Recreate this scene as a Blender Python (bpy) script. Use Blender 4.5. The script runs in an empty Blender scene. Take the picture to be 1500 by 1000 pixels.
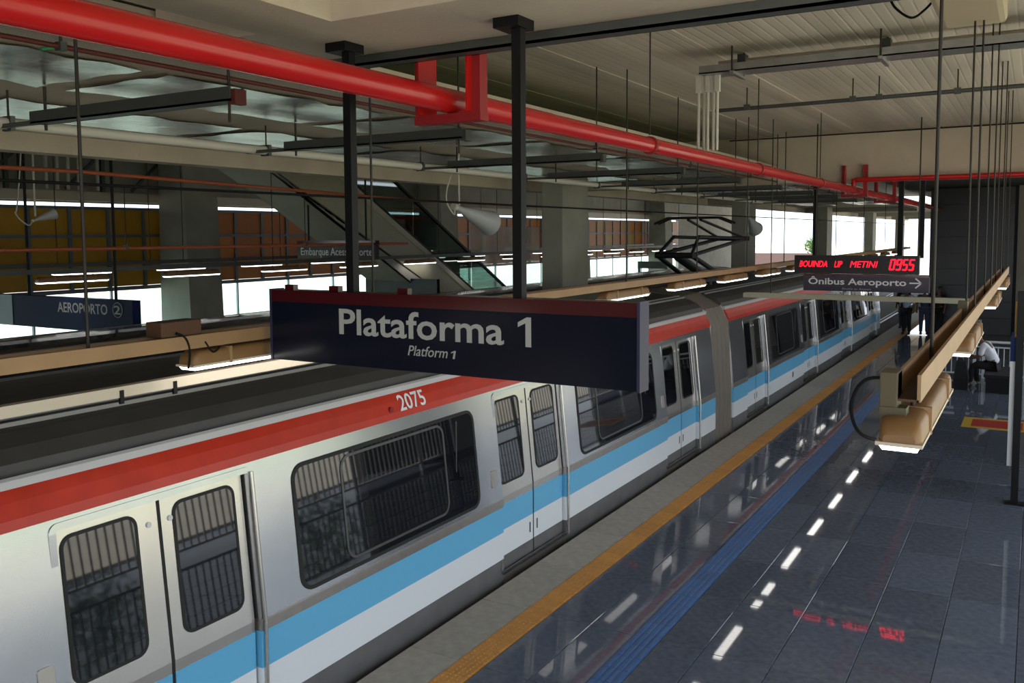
import bpy, bmesh, math, random
from mathutils import Vector, Matrix
random.seed(7)
scn = bpy.context.scene
col = scn.collection

# ------------------------------------------------------------------ camera
F, PX, PY, VX, VY, RHO = 1300., 750., 440., 1520., 338., -0.006
_v = Vector(((VX-PX)/F, (PY-VY)/F, -1.0))
_u = Vector((RHO, 1.0, RHO*_v.x+_v.y))
_v.normalize(); _u.normalize()
_x = _v.cross(_u)
ROT = Matrix((_x, _v, _u))            # camera axes -> world axes
CAM = Vector((0, 0, 3.7))
cd = bpy.data.cameras.new('camera'); cam = bpy.data.objects.new('camera', cd); col.objects.link(cam)
cam.matrix_world = Matrix.Translation(CAM) @ ROT.to_4x4()
cd.sensor_width = 36; cd.lens = F*36/1500; cd.shift_y = -60/1500; cd.clip_start = .05; cd.clip_end = 600
scn.camera = cam

# ------------------------------------------------------------------ sky, sun, exposure
w = bpy.data.worlds.new('sky'); scn.world = w; w.use_nodes = True
bg = w.node_tree.nodes['Background']
bg.inputs[0].default_value = (.82, .91, 1.0, 1); bg.inputs[1].default_value = 3.2
sl = bpy.data.lights.new('sun', 'SUN'); sun = bpy.data.objects.new('sun', sl); col.objects.link(sun)
sl.energy = 11; sl.angle = .02; sl.color = (1, .93, .82)
sun.rotation_euler = (math.radians(8), math.radians(20), 0)
scn.view_settings.view_transform = 'Standard'; scn.view_settings.look = 'None'
scn.view_settings.gamma = 1; scn.view_settings.use_curve_mapping = False
scn.view_settings.exposure = -0.38

def at(px, py, **k):
    """point of the photograph's ray (1500x1000) on the plane X=, Y= or Z="""
    r = ROT @ Vector(((px-PX)/F, (PY-py)/F, -1))
    (a, val), = k.items(); i = 'XYZ'.index(a)
    return CAM + r*((val-CAM[i])/r[i])

# ------------------------------------------------------------------ materials
MATS = {}
def mat(name, c, rough=.6, metal=0., noise=0., nscale=6., bump=0., bscale=40., spec=.5, emit=0, rnd=0., stripe=None, stretch=None, alpha=1.):
    m = bpy.data.materials.new(name); m.use_nodes = True; MATS[name] = m
    nt = m.node_tree; b = nt.nodes['Principled BSDF']
    b.inputs['Base Color'].default_value = (*c, 1); b.inputs['Roughness'].default_value = rough
    b.inputs['Metallic'].default_value = metal; b.inputs['Specular IOR Level'].default_value = spec
    b.inputs['Alpha'].default_value = alpha
    L = nt.links
    tc = nt.nodes.new('ShaderNodeTexCoord'); vec = tc.outputs['Object']
    if stretch:
        mp = nt.nodes.new('ShaderNodeMapping'); mp.inputs['Scale'].default_value = stretch
        L.new(vec, mp.inputs[0]); vec = mp.outputs[0]
    last = None
    if noise or rnd:
        val = nt.nodes.new('ShaderNodeMath'); val.operation = 'ADD'; val.inputs[0].default_value = 1; val.inputs[1].default_value = 0
        if noise:
            n = nt.nodes.new('ShaderNodeTexNoise'); n.inputs['Scale'].default_value = nscale; n.inputs['Detail'].default_value = 6
            L.new(vec, n.inputs['Vector'])
            mr = nt.nodes.new('ShaderNodeMapRange'); mr.inputs[1].default_value = .25; mr.inputs[2].default_value = .75
            mr.inputs[3].default_value = 1-noise; mr.inputs[4].default_value = 1+noise
            L.new(n.outputs[0], mr.inputs[0]); L.new(mr.outputs[0], val.inputs[0])
        if rnd:
            oi = nt.nodes.new('ShaderNodeObjectInfo')
            mr2 = nt.nodes.new('ShaderNodeMapRange'); mr2.inputs[3].default_value = -rnd; mr2.inputs[4].default_value = rnd
            L.new(oi.outputs['Random'], mr2.inputs[0]); L.new(mr2.outputs[0], val.inputs[1])
        mx = nt.nodes.new('ShaderNodeVectorMath'); mx.operation = 'SCALE'; mx.inputs[0].default_value = c
        L.new(val.outputs[0], mx.inputs['Scale']); L.new(mx.outputs[0], b.inputs['Base Color'])
    if bump:
        n2 = nt.nodes.new('ShaderNodeTexNoise'); n2.inputs['Scale'].default_value = bscale; n2.inputs['Detail'].default_value = 4
        L.new(vec, n2.inputs['Vector'])
        bp = nt.nodes.new('ShaderNodeBump'); bp.inputs['Strength'].default_value = bump; bp.inputs['Distance'].default_value = .02
        L.new(n2.outputs[0], bp.inputs['Height']); L.new(bp.outputs[0], b.inputs['Normal'])
    if stripe:   # board marks: shallow grooves along Y, spacing in metres, plus tone per board
        sep = nt.nodes.new('ShaderNodeSeparateXYZ'); L.new(tc.outputs['Object'], sep.inputs[0])
        mul = nt.nodes.new('ShaderNodeMath'); mul.operation = 'MULTIPLY'; mul.inputs[1].default_value = 1/stripe
        L.new(sep.outputs[0], mul.inputs[0])
        fr = nt.nodes.new('ShaderNodeMath'); fr.operation = 'FRACT'; L.new(mul.outputs[0], fr.inputs[0])
        fl = nt.nodes.new('ShaderNodeMath'); fl.operation = 'FLOOR'; L.new(mul.outputs[0], fl.inputs[0])
        wn = nt.nodes.new('ShaderNodeTexWhiteNoise'); wn.noise_dimensions = '1D'; L.new(fl.outputs[0], wn.inputs['W'])
        pg = nt.nodes.new('ShaderNodeMath'); pg.operation = 'PINGPONG'; pg.inputs[1].default_value = .5; L.new(fr.outputs[0], pg.inputs[0])
        mr3 = nt.nodes.new('ShaderNodeMapRange'); mr3.inputs[1].default_value = 0; mr3.inputs[2].default_value = .14; L.new(pg.outputs[0], mr3.inputs[0])
        bp2 = nt.nodes.new('ShaderNodeBump'); bp2.inputs['Strength'].default_value = .35; bp2.inputs['Distance'].default_value = .01
        L.new(mr3.outputs[0], bp2.inputs['Height']); L.new(bp2.outputs[0], b.inputs['Normal'])
        mr4 = nt.nodes.new('ShaderNodeMapRange'); mr4.inputs[3].default_value = .9; mr4.inputs[4].default_value = 1.06; L.new(wn.outputs[0], mr4.inputs[0])
        src = b.inputs['Base Color'].links[0].from_socket if b.inputs['Base Color'].links else None
        mx2 = nt.nodes.new('ShaderNodeVectorMath'); mx2.operation = 'SCALE'; mx2.inputs[0].default_value = c
        if src: L.new(src, mx2.inputs[0])
        L.new(mr4.outputs[0], mx2.inputs['Scale']); L.new(mx2.outputs[0], b.inputs['Base Color'])
    if emit:
        b.inputs['Emission Color'].default_value = (*c, 1); b.inputs['Emission Strength'].default_value = emit
    return m

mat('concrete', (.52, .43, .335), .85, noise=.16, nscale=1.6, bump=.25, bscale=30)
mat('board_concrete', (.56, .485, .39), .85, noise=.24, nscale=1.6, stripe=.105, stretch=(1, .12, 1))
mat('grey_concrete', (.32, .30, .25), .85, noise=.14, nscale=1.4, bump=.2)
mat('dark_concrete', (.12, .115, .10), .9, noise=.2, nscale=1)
mat('plaster', (.50, .45, .36), .8, noise=.06, nscale=1)
mat('granite', (.105, .125, .170), .035, noise=.22, nscale=14, rnd=.13, spec=.5)
mat('joint', (.025, .024, .024), .8)
mat('edge_stone', (.32, .29, .245), .55, noise=.18, nscale=9, rnd=.08)
mat('tactile_yellow', (.52, .24, .05), .6, noise=.12, nscale=12, rnd=.08)
mat('tactile_blue', (.06, .14, .33), .5, noise=.12, nscale=12, rnd=.08)
mat('ballast', (.05, .047, .042), .95, noise=.4, nscale=20, bump=.6, bscale=25)
mat('steel_side', (.50, .505, .53), .22, .94, noise=.05, nscale=3, bump=.04, bscale=3)
mat('door_steel', (.60, .565, .52), .25, .9, noise=.04, nscale=3)
mat('train_red', (.50, .036, .018), .3, noise=.12, nscale=5, spec=.3)
mat('train_blue', (.13, .45, .72), .35, spec=.5)
mat('train_white', (.74, .78, .82), .35, spec=.5)
mat('skirt', (.19, .19, .195), .45, .5, noise=.12, nscale=4)
mat('trim_steel', (.50, .46, .42), .3, .85, noise=.08, nscale=8)
mat('roof_dark', (.060, .056, .052), .5, noise=.12, nscale=3)
mat('roof_rib', (.22, .215, .21), .4, .3)
mat('gutter', (.60, .60, .60), .4, .1)
mat('window_glass', (.006, .007, .009), .025, spec=.75)
mat('rubber', (.012, .012, .012), .7)
mat('window_frame', (.10, .10, .10), .35, .6)
mat('bellows', (.17, .145, .12), .7, noise=.1, nscale=4)
mat('pipe_red', (.50, .010, .009), .25, spec=.5, noise=.05, nscale=2)
mat('bracket_red', (.28, .008, .010), .5)
mat('rust', (.10, .014, .010), .6)
mat('black_steel', (.004, .004, .005), .5, spec=.25)
mat('rod', (.020, .014, .010), .6, 0)
mat('galv', (.36, .36, .35), .42, .8, noise=.15, nscale=6)
mat('channel', (.10, .105, .10), .5, .6, noise=.1, nscale=4)
mat('foil', (.64, .62, .59), .26, .9, noise=.15, nscale=2, bump=.9, bscale=2.2)
mat('conduit', (.52, .44, .35), .5)
mat('white_conduit', (.58, .54, .48), .5)
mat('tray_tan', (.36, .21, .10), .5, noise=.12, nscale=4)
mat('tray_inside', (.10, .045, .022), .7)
mat('lamp_body', (.24, .125, .045), .45, noise=.1, nscale=6)
mat('cream_rail', (.66, .56, .44), .45)
mat('tube_light', (1, .97, .92), .4, emit=7)
mat('clear_cover', (.75, .74, .68), .15)
mat('olive_box', (.10, .08, .04), .55)
mat('cable', (.006, .006, .006), .7, spec=.2)
mat('sign_navy', (.006, .008, .018), .2, spec=.18)
mat('sign_red', (.06, .006, .009), .16, spec=.6)
mat('sign_text', (.42, .42, .40), .5)
mat('sign_edge', (.03, .03, .07), .35, 0, spec=.3)
mat('led_black', (.010, .006, .006), .4)
mat('led', (1, .004, .02), .5, emit=4.5)
mat('purple_sign', (.030, .022, .045), .35)
mat('bright_text', (.75, .73, .73), .5)
mat('mustard', (.36, .20, .012), .5, rnd=.15, noise=.06)
mat('orange_panel', (.42, .15, .015), .5, rnd=.2, noise=.06)
mat('stud', (.14, .16, .19), .5, .3)
mat('dark_clad', (.012, .012, .013), .3, rnd=.25, noise=.1)
mat('white_paint', (.62, .64, .66), .4)
mat('blue_paint', (.012, .022, .085), .6, spec=.12)
mat('red_paint', (.42, .03, .02), .5)
mat('yellow_paint', (.55, .36, .04), .5)
mat('skin', (.16, .085, .05), .6)
mat('hair', (.012, .010, .009), .6)
mat('shirt_white', (.72, .74, .80), .8)
mat('shirt_blue', (.30, .42, .55), .8)
mat('cloth_black', (.012, .012, .014), .85)
mat('jeans', (.035, .05, .10), .85)
mat('cloth_red', (.35, .06, .03), .85)
mat('shoe_white', (.6, .6, .6), .6)
mat('pantograph', (.012, .012, .013), .5)
mat('escalator_side', (.36, .34, .25), .5, noise=.05)
mat('lawn', (.10, .24, .03), .9, noise=.3, nscale=3)
mat('pavement', (.62, .58, .50), .9, noise=.1, nscale=.6)
mat('leaf', (.06, .14, .025), .8, noise=.3, nscale=3)
mat('bark', (.10, .07, .05), .9)
mat('brown_wall', (.12, .075, .07), .8, noise=.1)
mat('beige_box', (.42, .34, .22), .6)
mat('orange_pipe', (.50, .12, .05), .45)
mat('green_cable', (.03, .20, .09), .5)
mat('grey_plastic', (.45, .45, .45), .4)
def glassmat(name, tint, a, rough=.03):
    m = bpy.data.materials.new(name); m.use_nodes = True; MATS[name] = m; nt = m.node_tree
    for n in list(nt.nodes):
        if n.type != 'OUTPUT_MATERIAL': nt.nodes.remove(n)
    out = nt.nodes[0]
    t = nt.nodes.new('ShaderNodeBsdfTransparent'); t.inputs[0].default_value = (*tint, 1)
    g = nt.nodes.new('ShaderNodeBsdfGlossy'); g.inputs['Roughness'].default_value = rough
    mx = nt.nodes.new('ShaderNodeMixShader'); mx.inputs[0].default_value = a
    nt.links.new(t.outputs[0], mx.inputs[1]); nt.links.new(g.outputs[0], mx.inputs[2]); nt.links.new(mx.outputs[0], out.inputs[0])
glassmat('pane', (.82, .97, .96), .06)
glassmat('stair_glass', (.35, .45, .43), .22)
m = bpy.data.materials.new('plastic_sheet'); m.use_nodes = True; MATS['plastic_sheet'] = m
b = m.node_tree.nodes['Principled BSDF']; b.inputs['Base Color'].default_value = (.55, .55, .55, 1); b.inputs['Roughness'].default_value = .3; b.inputs['Alpha'].default_value = .45

for nm_, c_ in (('mustard', (.62, .40, .03)), ('orange_panel', (.66, .27, .03))):   # thin coloured sheets, daylight behind them
    nt_ = MATS[nm_].node_tree; pb_ = nt_.nodes['Principled BSDF']; tr_ = nt_.nodes.new('ShaderNodeBsdfTranslucent'); tr_.inputs[0].default_value = (*c_, 1)
    mx_ = nt_.nodes.new('ShaderNodeMixShader'); mx_.inputs[0].default_value = .11
    nt_.links.new(pb_.outputs[0], mx_.inputs[1]); nt_.links.new(tr_.outputs[0], mx_.inputs[2]); nt_.links.new(mx_.outputs[0], nt_.nodes['Material Output'].inputs[0])
mat('roof_gloss', (.035, .042, .055), .12, spec=.6)
# ------------------------------------------------------------------ mesh helpers
class MB:
    def __init__(s): s.v = []; s.f = []; s.sm = []
    def add(s, vs, fs, smooth=False):
        o = len(s.v); s.v += [tuple(p) for p in vs]
        for q in fs: s.f.append([o+i for i in q]); s.sm.append(smooth)
        return s
    def box(s, x0, x1, y0, y1, z0, z1):
        vs = [(x0,y0,z0),(x1,y0,z0),(x1,y1,z0),(x0,y1,z0),(x0,y0,z1),(x1,y0,z1),(x1,y1,z1),(x0,y1,z1)]
        return s.add(vs, [(3,2,1,0),(4,5,6,7),(0,1,5,4),(1,2,6,5),(2,3,7,6),(3,0,4,7)])
    def bar(s, a, b, wd, ht, up=(0,0,1)):
        a = Vector(a); b = Vector(b); d = (b-a).normalized(); up = Vector(up)
        if abs(d.dot(up)) > .99: up = Vector((1,0,0))
        r = d.cross(up).normalized(); u = r.cross(d).normalized()
        vs = []
        for p in (a, b):
            for i, j in ((-1,-1),(1,-1),(1,1),(-1,1)): vs.append(p + r*i*wd/2 + u*j*ht/2)
        return s.add(vs, [(0,1,2,3),(7,6,5,4),(1,0,4,5),(2,1,5,6),(3,2,6,7),(0,3,7,4)])
    def tube(s, pts, r, n=8, caps=True):
        pts = [Vector(p) for p in pts]; rr = r if isinstance(r, (list, tuple)) else [r]*len(pts)
        rings = []; u = None
        for i, p in enumerate(pts):
            d = (pts[min(i+1, len(pts)-1)]-pts[max(i-1, 0)]).normalized()
            if u is None:
                u = Vector((0,0,1)) if abs(d.z) < .9 else Vector((1,0,0))
            u = (u - d*u.dot(d)).normalized(); v = d.cross(u)
            rings.append([p + (u*math.cos(2*math.pi*k/n)+v*math.sin(2*math.pi*k/n))*rr[i] for k in range(n)])
        vs = [q for ring in rings for q in ring]; fs = []
        for i in range(len(pts)-1):
            for k in range(n):
                a = i*n+k; b_ = i*n+(k+1) % n
                fs.append((a, b_, b_+n, a+n))
        s.add(vs, fs, True)
        if caps:
            s.add(rings[0], [tuple(range(n))[::-1]]); s.add(rings[-1], [tuple(range(n))])
        return s
    def prism_y(s, prof, y0, y1):      # profile (x,z), extruded along y
        n = len(prof)
        vs = [(x, y0, z) for x, z in prof] + [(x, y1, z) for x, z in prof]
        fs = [tuple(range(n)), tuple(range(n, 2*n))[::-1]] + [(i, i+n, (i+1) % n+n, (i+1) % n) for i in range(n)]
        return s.add(vs, fs)
    def prism_x(s, prof, x0, x1):      # profile (y,z), extruded along x
        n = len(prof)
        vs = [(x0, y, z) for y, z in prof] + [(x1, y, z) for y, z in prof]
        fs = [tuple(range(n)), tuple(range(n, 2*n))[::-1]] + [(i, i+n, (i+1) % n+n, (i+1) % n) for i in range(n)]
        return s.add(vs, fs)
    def mesh(s, name):
        me = bpy.data.meshes.new(name); me.from_pydata(s.v, [], s.f); me.update()
        bm = bmesh.new(); bm.from_mesh(me); bmesh.ops.recalc_face_normals(bm, faces=bm.faces)
        bm.to_mesh(me); bm.free()
        me.polygons.foreach_set('use_smooth', s.sm)
        return me
    def build(s, name, m, parent=None, label=None, cat=None, group=None, kind=None, bevel=0):
        me = s.mesh(name)
        if bevel:
            bm = bmesh.new(); bm.from_mesh(me)
            bmesh.ops.bevel(bm, geom=bm.edges[:], offset=bevel, segments=2, affect='EDGES', profile=.6)
            bm.to_mesh(me); bm.free()
        return link(name, me, m, parent, label, cat, group, kind)
def tag(o, label=None, cat=None, group=None, kind=None):
    if label: o['label'] = label
    if cat: o['category'] = cat
    if group: o['group'] = group
    if kind: o['kind'] = kind
    return o
def link(name, me, m, parent=None, label=None, cat=None, group=None, kind=None, loc=None):
    o = bpy.data.objects.new(name, me); col.objects.link(o)
    if m is not None and not me.materials: me.materials.append(MATS[m])
    if parent: o.parent = parent
    if loc is not None: o.location = loc
    return tag(o, label, cat, group, kind)
def thing(name, label, cat, loc=(0,0,0), rz=0, group=None, kind=None):
    o = bpy.data.objects.new(name, None); col.objects.link(o); o.location = loc; o.rotation_euler.z = rz
    o.empty_display_size = .1
    return tag(o, label, cat, group, kind)
def copy_tree(o, parent=None, label=None):
    c = o.copy(); col.objects.link(c); c.parent = parent
    if label: c['label'] = label
    for ch in list(o.children): copy_tree(ch, c)
    return c
def rrect(y0, y1, z0, z1, r, n=5):
    pts = []
    for cy, cz, a0 in ((y1-r, z1-r, 0), (y0+r, z1-r, 90), (y0+r, z0+r, 180), (y1-r, z0+r, 270)):
        for k in range(n+1):
            a = math.radians(a0+90*k/n); pts.append((cy+r*math.cos(a), cz+r*math.sin(a)))
    return pts
def text(body, name, m, parent, x0, x1, z0, z1, y, shear=0, bold=.012, yaw=0, face=-1):
    """lettering fitted to x0..x1, z0..z1 in a plane facing -Y"""
    cu = bpy.data.curves.new('t', 'FONT'); cu.body = body; cu.size = 1; cu.extrude = .012; cu.offset = bold; cu.shear = shear; cu.resolution_u = 3
    o = bpy.data.objects.new('t', cu); col.objects.link(o)
    dg = bpy.context.evaluated_depsgraph_get(); me = bpy.data.meshes.new_from_object(o.evaluated_get(dg)); me.name = name
    bpy.data.objects.remove(o); bpy.data.curves.remove(cu)
    xs = [v.co.x for v in me.vertices]; ys = [v.co.y for v in me.vertices]
    a, b_, c, d = min(xs), max(xs), min(ys), max(ys)
    for v in me.vertices:
        v.co = Vector((x0+(v.co.x-a)/(b_-a)*(x1-x0), y - v.co.z*.15, z0+(v.co.y-c)/(d-c)*(z1-z0)))
    me.materials.clear(); me.materials.append(MATS[m])
    return link(name, me, m, parent)

def smooth(pts, n=6):
    out = []
    P_ = [pts[0]]+pts+[pts[-1]]
    for i in range(1, len(P_)-2):
        for k in range(n):
            t_ = k/n; a, b_, c, d = P_[i-1], P_[i], P_[i+1], P_[i+2]
            out.append(.5*((2*b_)+(c-a)*t_+(2*a-5*b_+4*c-d)*t_*t_+(3*b_-a-3*c+d)*t_**3))
    return out+[P_[-1]]

# ================================================================== SETTING
# ---- platform 1 floor
fl = MB().box(-4.75, 3.4, -10, 78, -1.15, -.022).build('floor', 'joint', kind='structure')
def slab(name, sx, sy, m, t=.022, bev=.004):
    b_ = MB(); b_.add([(-sx/2,-sy/2,-t),(sx/2,-sy/2,-t),(sx/2,sy/2,-t),(-sx/2,sy/2,-t),
        (-sx/2,-sy/2,-bev),(sx/2,-sy/2,-bev),(sx/2,sy/2,-bev),(-sx/2,sy/2,-bev),
        (-sx/2+bev,-sy/2+bev,0),(sx/2-bev,-sy/2+bev,0),(sx/2-bev,sy/2-bev,0),(-sx/2+bev,sy/2-bev,0)],
        [(0,1,5,4),(1,2,6,5),(2,3,7,6),(3,0,4,7),(4,5,9,8),(5,6,10,9),(6,7,11,10),(7,4,8,11),(8,9,10,11)])
    me = b_.mesh(name); me.materials.append(MATS[m]); return me
G = .005
cols = [(-3.97,-3.53),(-3.53,-3.09),(-2.84,-2.44)] + [(-2.44+.6*i, -1.84+.6*i) for i in range(5)]
rows = [(.2+1.2*j, 1.4+1.2*j) for j in range(32)]
cache = {}
for c0, c1 in cols:
    k = round(c1-c0, 2)
    if k not in cache: cache[k] = slab('floor_tile', c1-c0-G, 1.2-G, 'granite')
    for r0, r1 in rows:
        if r1 < 3: continue
        o = link('floor_tile', cache[k], None, fl, loc=((c0+c1)/2, (r0+r1)/2, random.uniform(-.0008, .0006)))
        o.rotation_euler = (random.uniform(-.0012, .0012), random.uniform(-.0012, .0012), 0)
far = MB()
for c0, c1 in cols + [(.56+.6*i, 1.16+.6*i) for i in range(4)]:
    for j in range(-8, 65):
        r0 = .2+1.2*j
        if c0 < .5 and 2.5 < r0+1.2 and r0 < 38: continue
        far.box(c0+G/2, c1-G/2, r0+G/2, r0+1.2-G/2, -.022, 0)
far.build('far_floor_tiles', 'granite', fl, kind='stuff')
es = slab('edge_slab', .52-G, 1.2-G, 'edge_stone')
for j in range(-1, 34): link('edge_slab', es, None, fl, loc=(-4.49, .8+1.2*j, 0))
MB().box(-4.75, -4.23, 40.9, 78, -.02, 0).build('edge_strip', 'edge_stone', fl)
# tactile tiles
ty = MB().box(-.123, .123, -.123, .123, -.02, .002)
for i in range(5):
    for j in range(5):
        x, y, r, q = -.1+.05*i, -.1+.05*j, .014, .008
        ty.add([(x-r,y-r,.002),(x+r,y-r,.002),(x+r,y+r,.002),(x-r,y+r,.002),(x-q,y-q,.007),(x+q,y-q,.007),(x+q,y+q,.007),(x-q,y+q,.007)],
               [(0,1,5,4),(1,2,6,5),(2,3,7,6),(3,0,4,7),(4,5,6,7)])
tym = ty.mesh('warning_tile'); tym.materials.append(MATS['tactile_yellow'])
tb = MB().box(-.123, .123, -.123, .123, -.02, .002)
for i in range(4):
    x = -.09+.06*i; tb.box(x-.016, x+.016, -.12, .12, .002, .008)
tbm = tb.mesh('guide_tile'); tbm.materials.append(MATS['tactile_blue'])
for j in range(120):
    link('warning_tile', tym, None, fl, loc=(-4.10, 3.1+.25*j, 0))
    link('guide_tile', tbm, None, fl, loc=(-2.965, 3.1+.25*j, 0))
MB().box(-4.223, -3.977, 33, 78, -.02, .004).build('warning_strip', 'tactile_yellow', fl)
MB().box(-3.087, -2.843, 33, 70, -.02, .004).build('guide_strip', 'tactile_blue', fl)
# ---- track bed, platform 2
MB().box(-12.0, -8.5, -10, 90, -1.42, -1.30).build('trackbed_floor_rear', 'ballast', kind='structure')
MB().box(-8.5, -4.75, -10, 90, -1.4, -1.15).build('trackbed_floor', 'ballast', kind='structure')
for x in (-5.6, -7.1, -9.7, -11.2):
    o = 0 if x > -8 else -.15
    MB().prism_y([(x-.07,-1.15+o),(x+.07,-1.15+o),(x+.012,-1.1+o),(x+.035,-1.03+o),(x+.035,-1.0+o),(x-.035,-1.0+o),(x-.035,-1.03+o),(x-.012,-1.1+o)], -10, 90).build(
        'rail', 'skirt', label='steel running rail under the %s' % {-5.6:'red striped train, platform side', -7.1:'red striped train, far side', -9.7:'train on the second track, near side', -11.2:'train on the second track, far side'}[x], cat='rail')
MB().box(-22.6, -12.0, -10, 80, -1.4, 0).build('floor_opposite', 'edge_stone', kind='structure')
MB().box(-300, 300, -200, 400, -1.7, -1.45).build('ground', 'pavement', kind='structure')

# ---- high ceiling of precast board-marked panels
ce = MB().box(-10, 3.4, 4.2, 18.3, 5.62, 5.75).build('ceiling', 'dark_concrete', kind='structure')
pm = MB().prism_y([(-.71,.0),(-.698,-.024),(.698,-.024),(.71,0),(.71,.02),(-.71,.02)], 4.25, 17.9).mesh('ceiling_panel'); pm.materials.append(MATS['board_concrete'])
for i in range(9): link('ceiling_panel', pm, None, ce, loc=(2.0-1.42*i, 0, 5.60))
MB().box(-24, 3.6, -10, 80, 6.6, 6.8).build('roof_ceiling', 'dark_concrete', kind='structure')
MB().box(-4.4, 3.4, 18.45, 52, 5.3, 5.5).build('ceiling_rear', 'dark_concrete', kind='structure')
# near cross beam, longitudinal beam, far wall beam
MB().box(-4.42, 3.4, 3.46, 4.27, 4.77, 6.6).build('concrete_beam', 'concrete', label='wide concrete cross beam carrying the near platform sign', cat='beam', kind='structure')
MB().box(-3.62, -3.09, -10, 3.46, 4.77, 6.6).build('concrete_beam', 'concrete', label='short concrete beam running back from the cross beam above the red pipe', cat='beam', kind='structure')
MB().box(-9.5, 3.4, 17.85, 18.45, 4.66, 6.6).build('wall_far', 'concrete', kind='structure')
# low soffit over the tracks
c2 = MB().box(-9.2, -4.45, -10, 80, 4.8, 5.0).build('ceiling_low', 'concrete', kind='structure')
def foil(x0, x1, y0, y1, seed):
    rg = random.Random(seed); nx, ny = 7, 9; vs = []; fs = []
    for j in range(ny+1):
        for i in range(nx+1):
            e = .06*rg.uniform(-1, 1) if i in (0, nx) else 0
            vs.append((x0+(x1-x0)*i/nx+e, y0+(y1-y0)*j/ny, 4.785-.018*rg.random()))
    for j in range(ny):
        for i in range(nx):
            a = j*(nx+1)+i; fs.append((a, a+1, a+nx+2, a+nx+1))
    MB().add(vs, fs, True).build('foil_sheet', 'foil', c2)
for k in range(16):
    y = -3.9+2.62*k
    foil(-6.2, -5.05, y+.1, y+2.5, k); foil(-8.2, -7.0, y+.1, y+2.5, 50+k)
MB().box(-9.5, -9.2, -10, 80, 4.6, 5.3).build('concrete_beam', 'concrete', label='long beige edge beam between the tracks and the opposite platform', cat='beam', kind='structure')
for k, y in enumerate((28, 42, 56, 70)):
    MB().box(-9.2, -4.5, y, y+.5, 4.6, 4.8).build('concrete_beam', 'grey_concrete', label='dark downstand beam across the tracks, %s from the near sign' % ('first','second','third','fourth')[k], cat='beam', kind='structure')

# ---- left wall with coloured panels and window strip
XW = -22.5
wl = MB().box(XW-.25, XW, -10, 62, 4.62, 6.6).build('wall_left', 'grey_concrete', kind='structure')
MB().box(XW-.25, XW, -10, 62, 0, .12).build('sill', 'grey_concrete', wl)
MB().box(XW-.10, XW+.16, -10, 62, 4.66, 4.92).build('girder', 'conduit', wl)
pan = {}
for mname in ('mustard', 'orange_panel'):
    me = MB().box(-.02, .02, -.5, .5, -.31, .31).mesh('wall_panel'); me.materials.append(MATS[mname]); pan[mname] = me
zs = [(2.28+.31), 3.33, 4.09]
stm = MB().box(-.04, .06, -.05, .05, 2.22, 4.5).mesh('stud'); stm.materials.append(MATS['stud'])
y = 5.4; k = 0
while y < 61:
    for r, z in enumerate(zs):
        mm = 'mustard' if y < 18 or (y > 40 and (k+r) % 3 == 0) else 'orange_panel'
        o = link('wall_panel', pan[mm], None, wl, loc=(XW, y+.575, z)); o.scale.z = (.31, .34, .35)[r]/.31; o.scale.y = 1.1
    link('stud', stm, None, wl, loc=(XW, y, 0)); y += 1.15; k += 1
for z0, z1 in ((2.16, 2.27), (2.93, 2.99), (3.67, 3.75), (4.44, 4.52)): MB().box(XW-.05, XW+.08, -10, 62, z0, z1).build('rail', 'stud', wl)
wn = thing('window_1', 'long glazed strip of daylight windows under the coloured panels', 'window', kind='structure')
y = 2.0
while y < 60:
    MB().box(XW-.02, XW, y+.03, y+2.27, .14, 2.14).build('pane', 'pane', wn)
    MB().box(XW-.04, XW+.03, y-.03, y+.03, .12, 2.16).build('mullion', 'white_paint', wn); y += 2.3
MB().box(XW-.25, XW, 62, 80, 0, 6.6).build('wall_left_plain', 'grey_concrete', kind='structure')
MB().box(XW-.25, XW, -10, 2, 0, 4.62).build('wall_left_rear', 'grey_concrete', kind='structure')
MB().box(-22.7, -4.7, -10, -9.7, -1.2, 6.6).build('wall_back', 'dark_concrete', kind='structure')
# ---- right side (behind the camera's right shoulder): open bay, then dark wall
MB().box(3.3, 3.55, 15, 19.5, -1.2, 6.6).build('wall_right', 'dark_concrete', kind='structure')
MB().box(3.3, 3.55, 27, 36.3, -1.2, 6.6).build('wall_right_rear', 'dark_concrete', kind='structure')
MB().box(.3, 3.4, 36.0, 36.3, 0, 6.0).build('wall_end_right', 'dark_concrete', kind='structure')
MB().box(-.62, .3, 36.0, 36.3, 0, 6.0).build('wall_end', 'plaster', kind='structure')
dk = MB().box(-3.36, -.66, 36.0, 40, 0, 5.28).build('wall_shaft', 'black_steel', kind='structure')
for j in range(9):
    for i in range(2):
        MB().box(-3.36+1.35*i+.006, -3.36+1.35*(i+1)-.006, 35.96, 36.0, .585*j+.006, .585*(j+1)-.006).build('cladding_panel', 'dark_clad', dk)
MB().box(-3.40, -3.36, 35.97, 40, 0, 5.27).build('side_cladding', 'dark_clad', dk)
MB().box(-.70, -.60, 35.9, 36.0, 0, 5.3).build('trim_1', 'black_steel', kind='structure')
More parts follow.
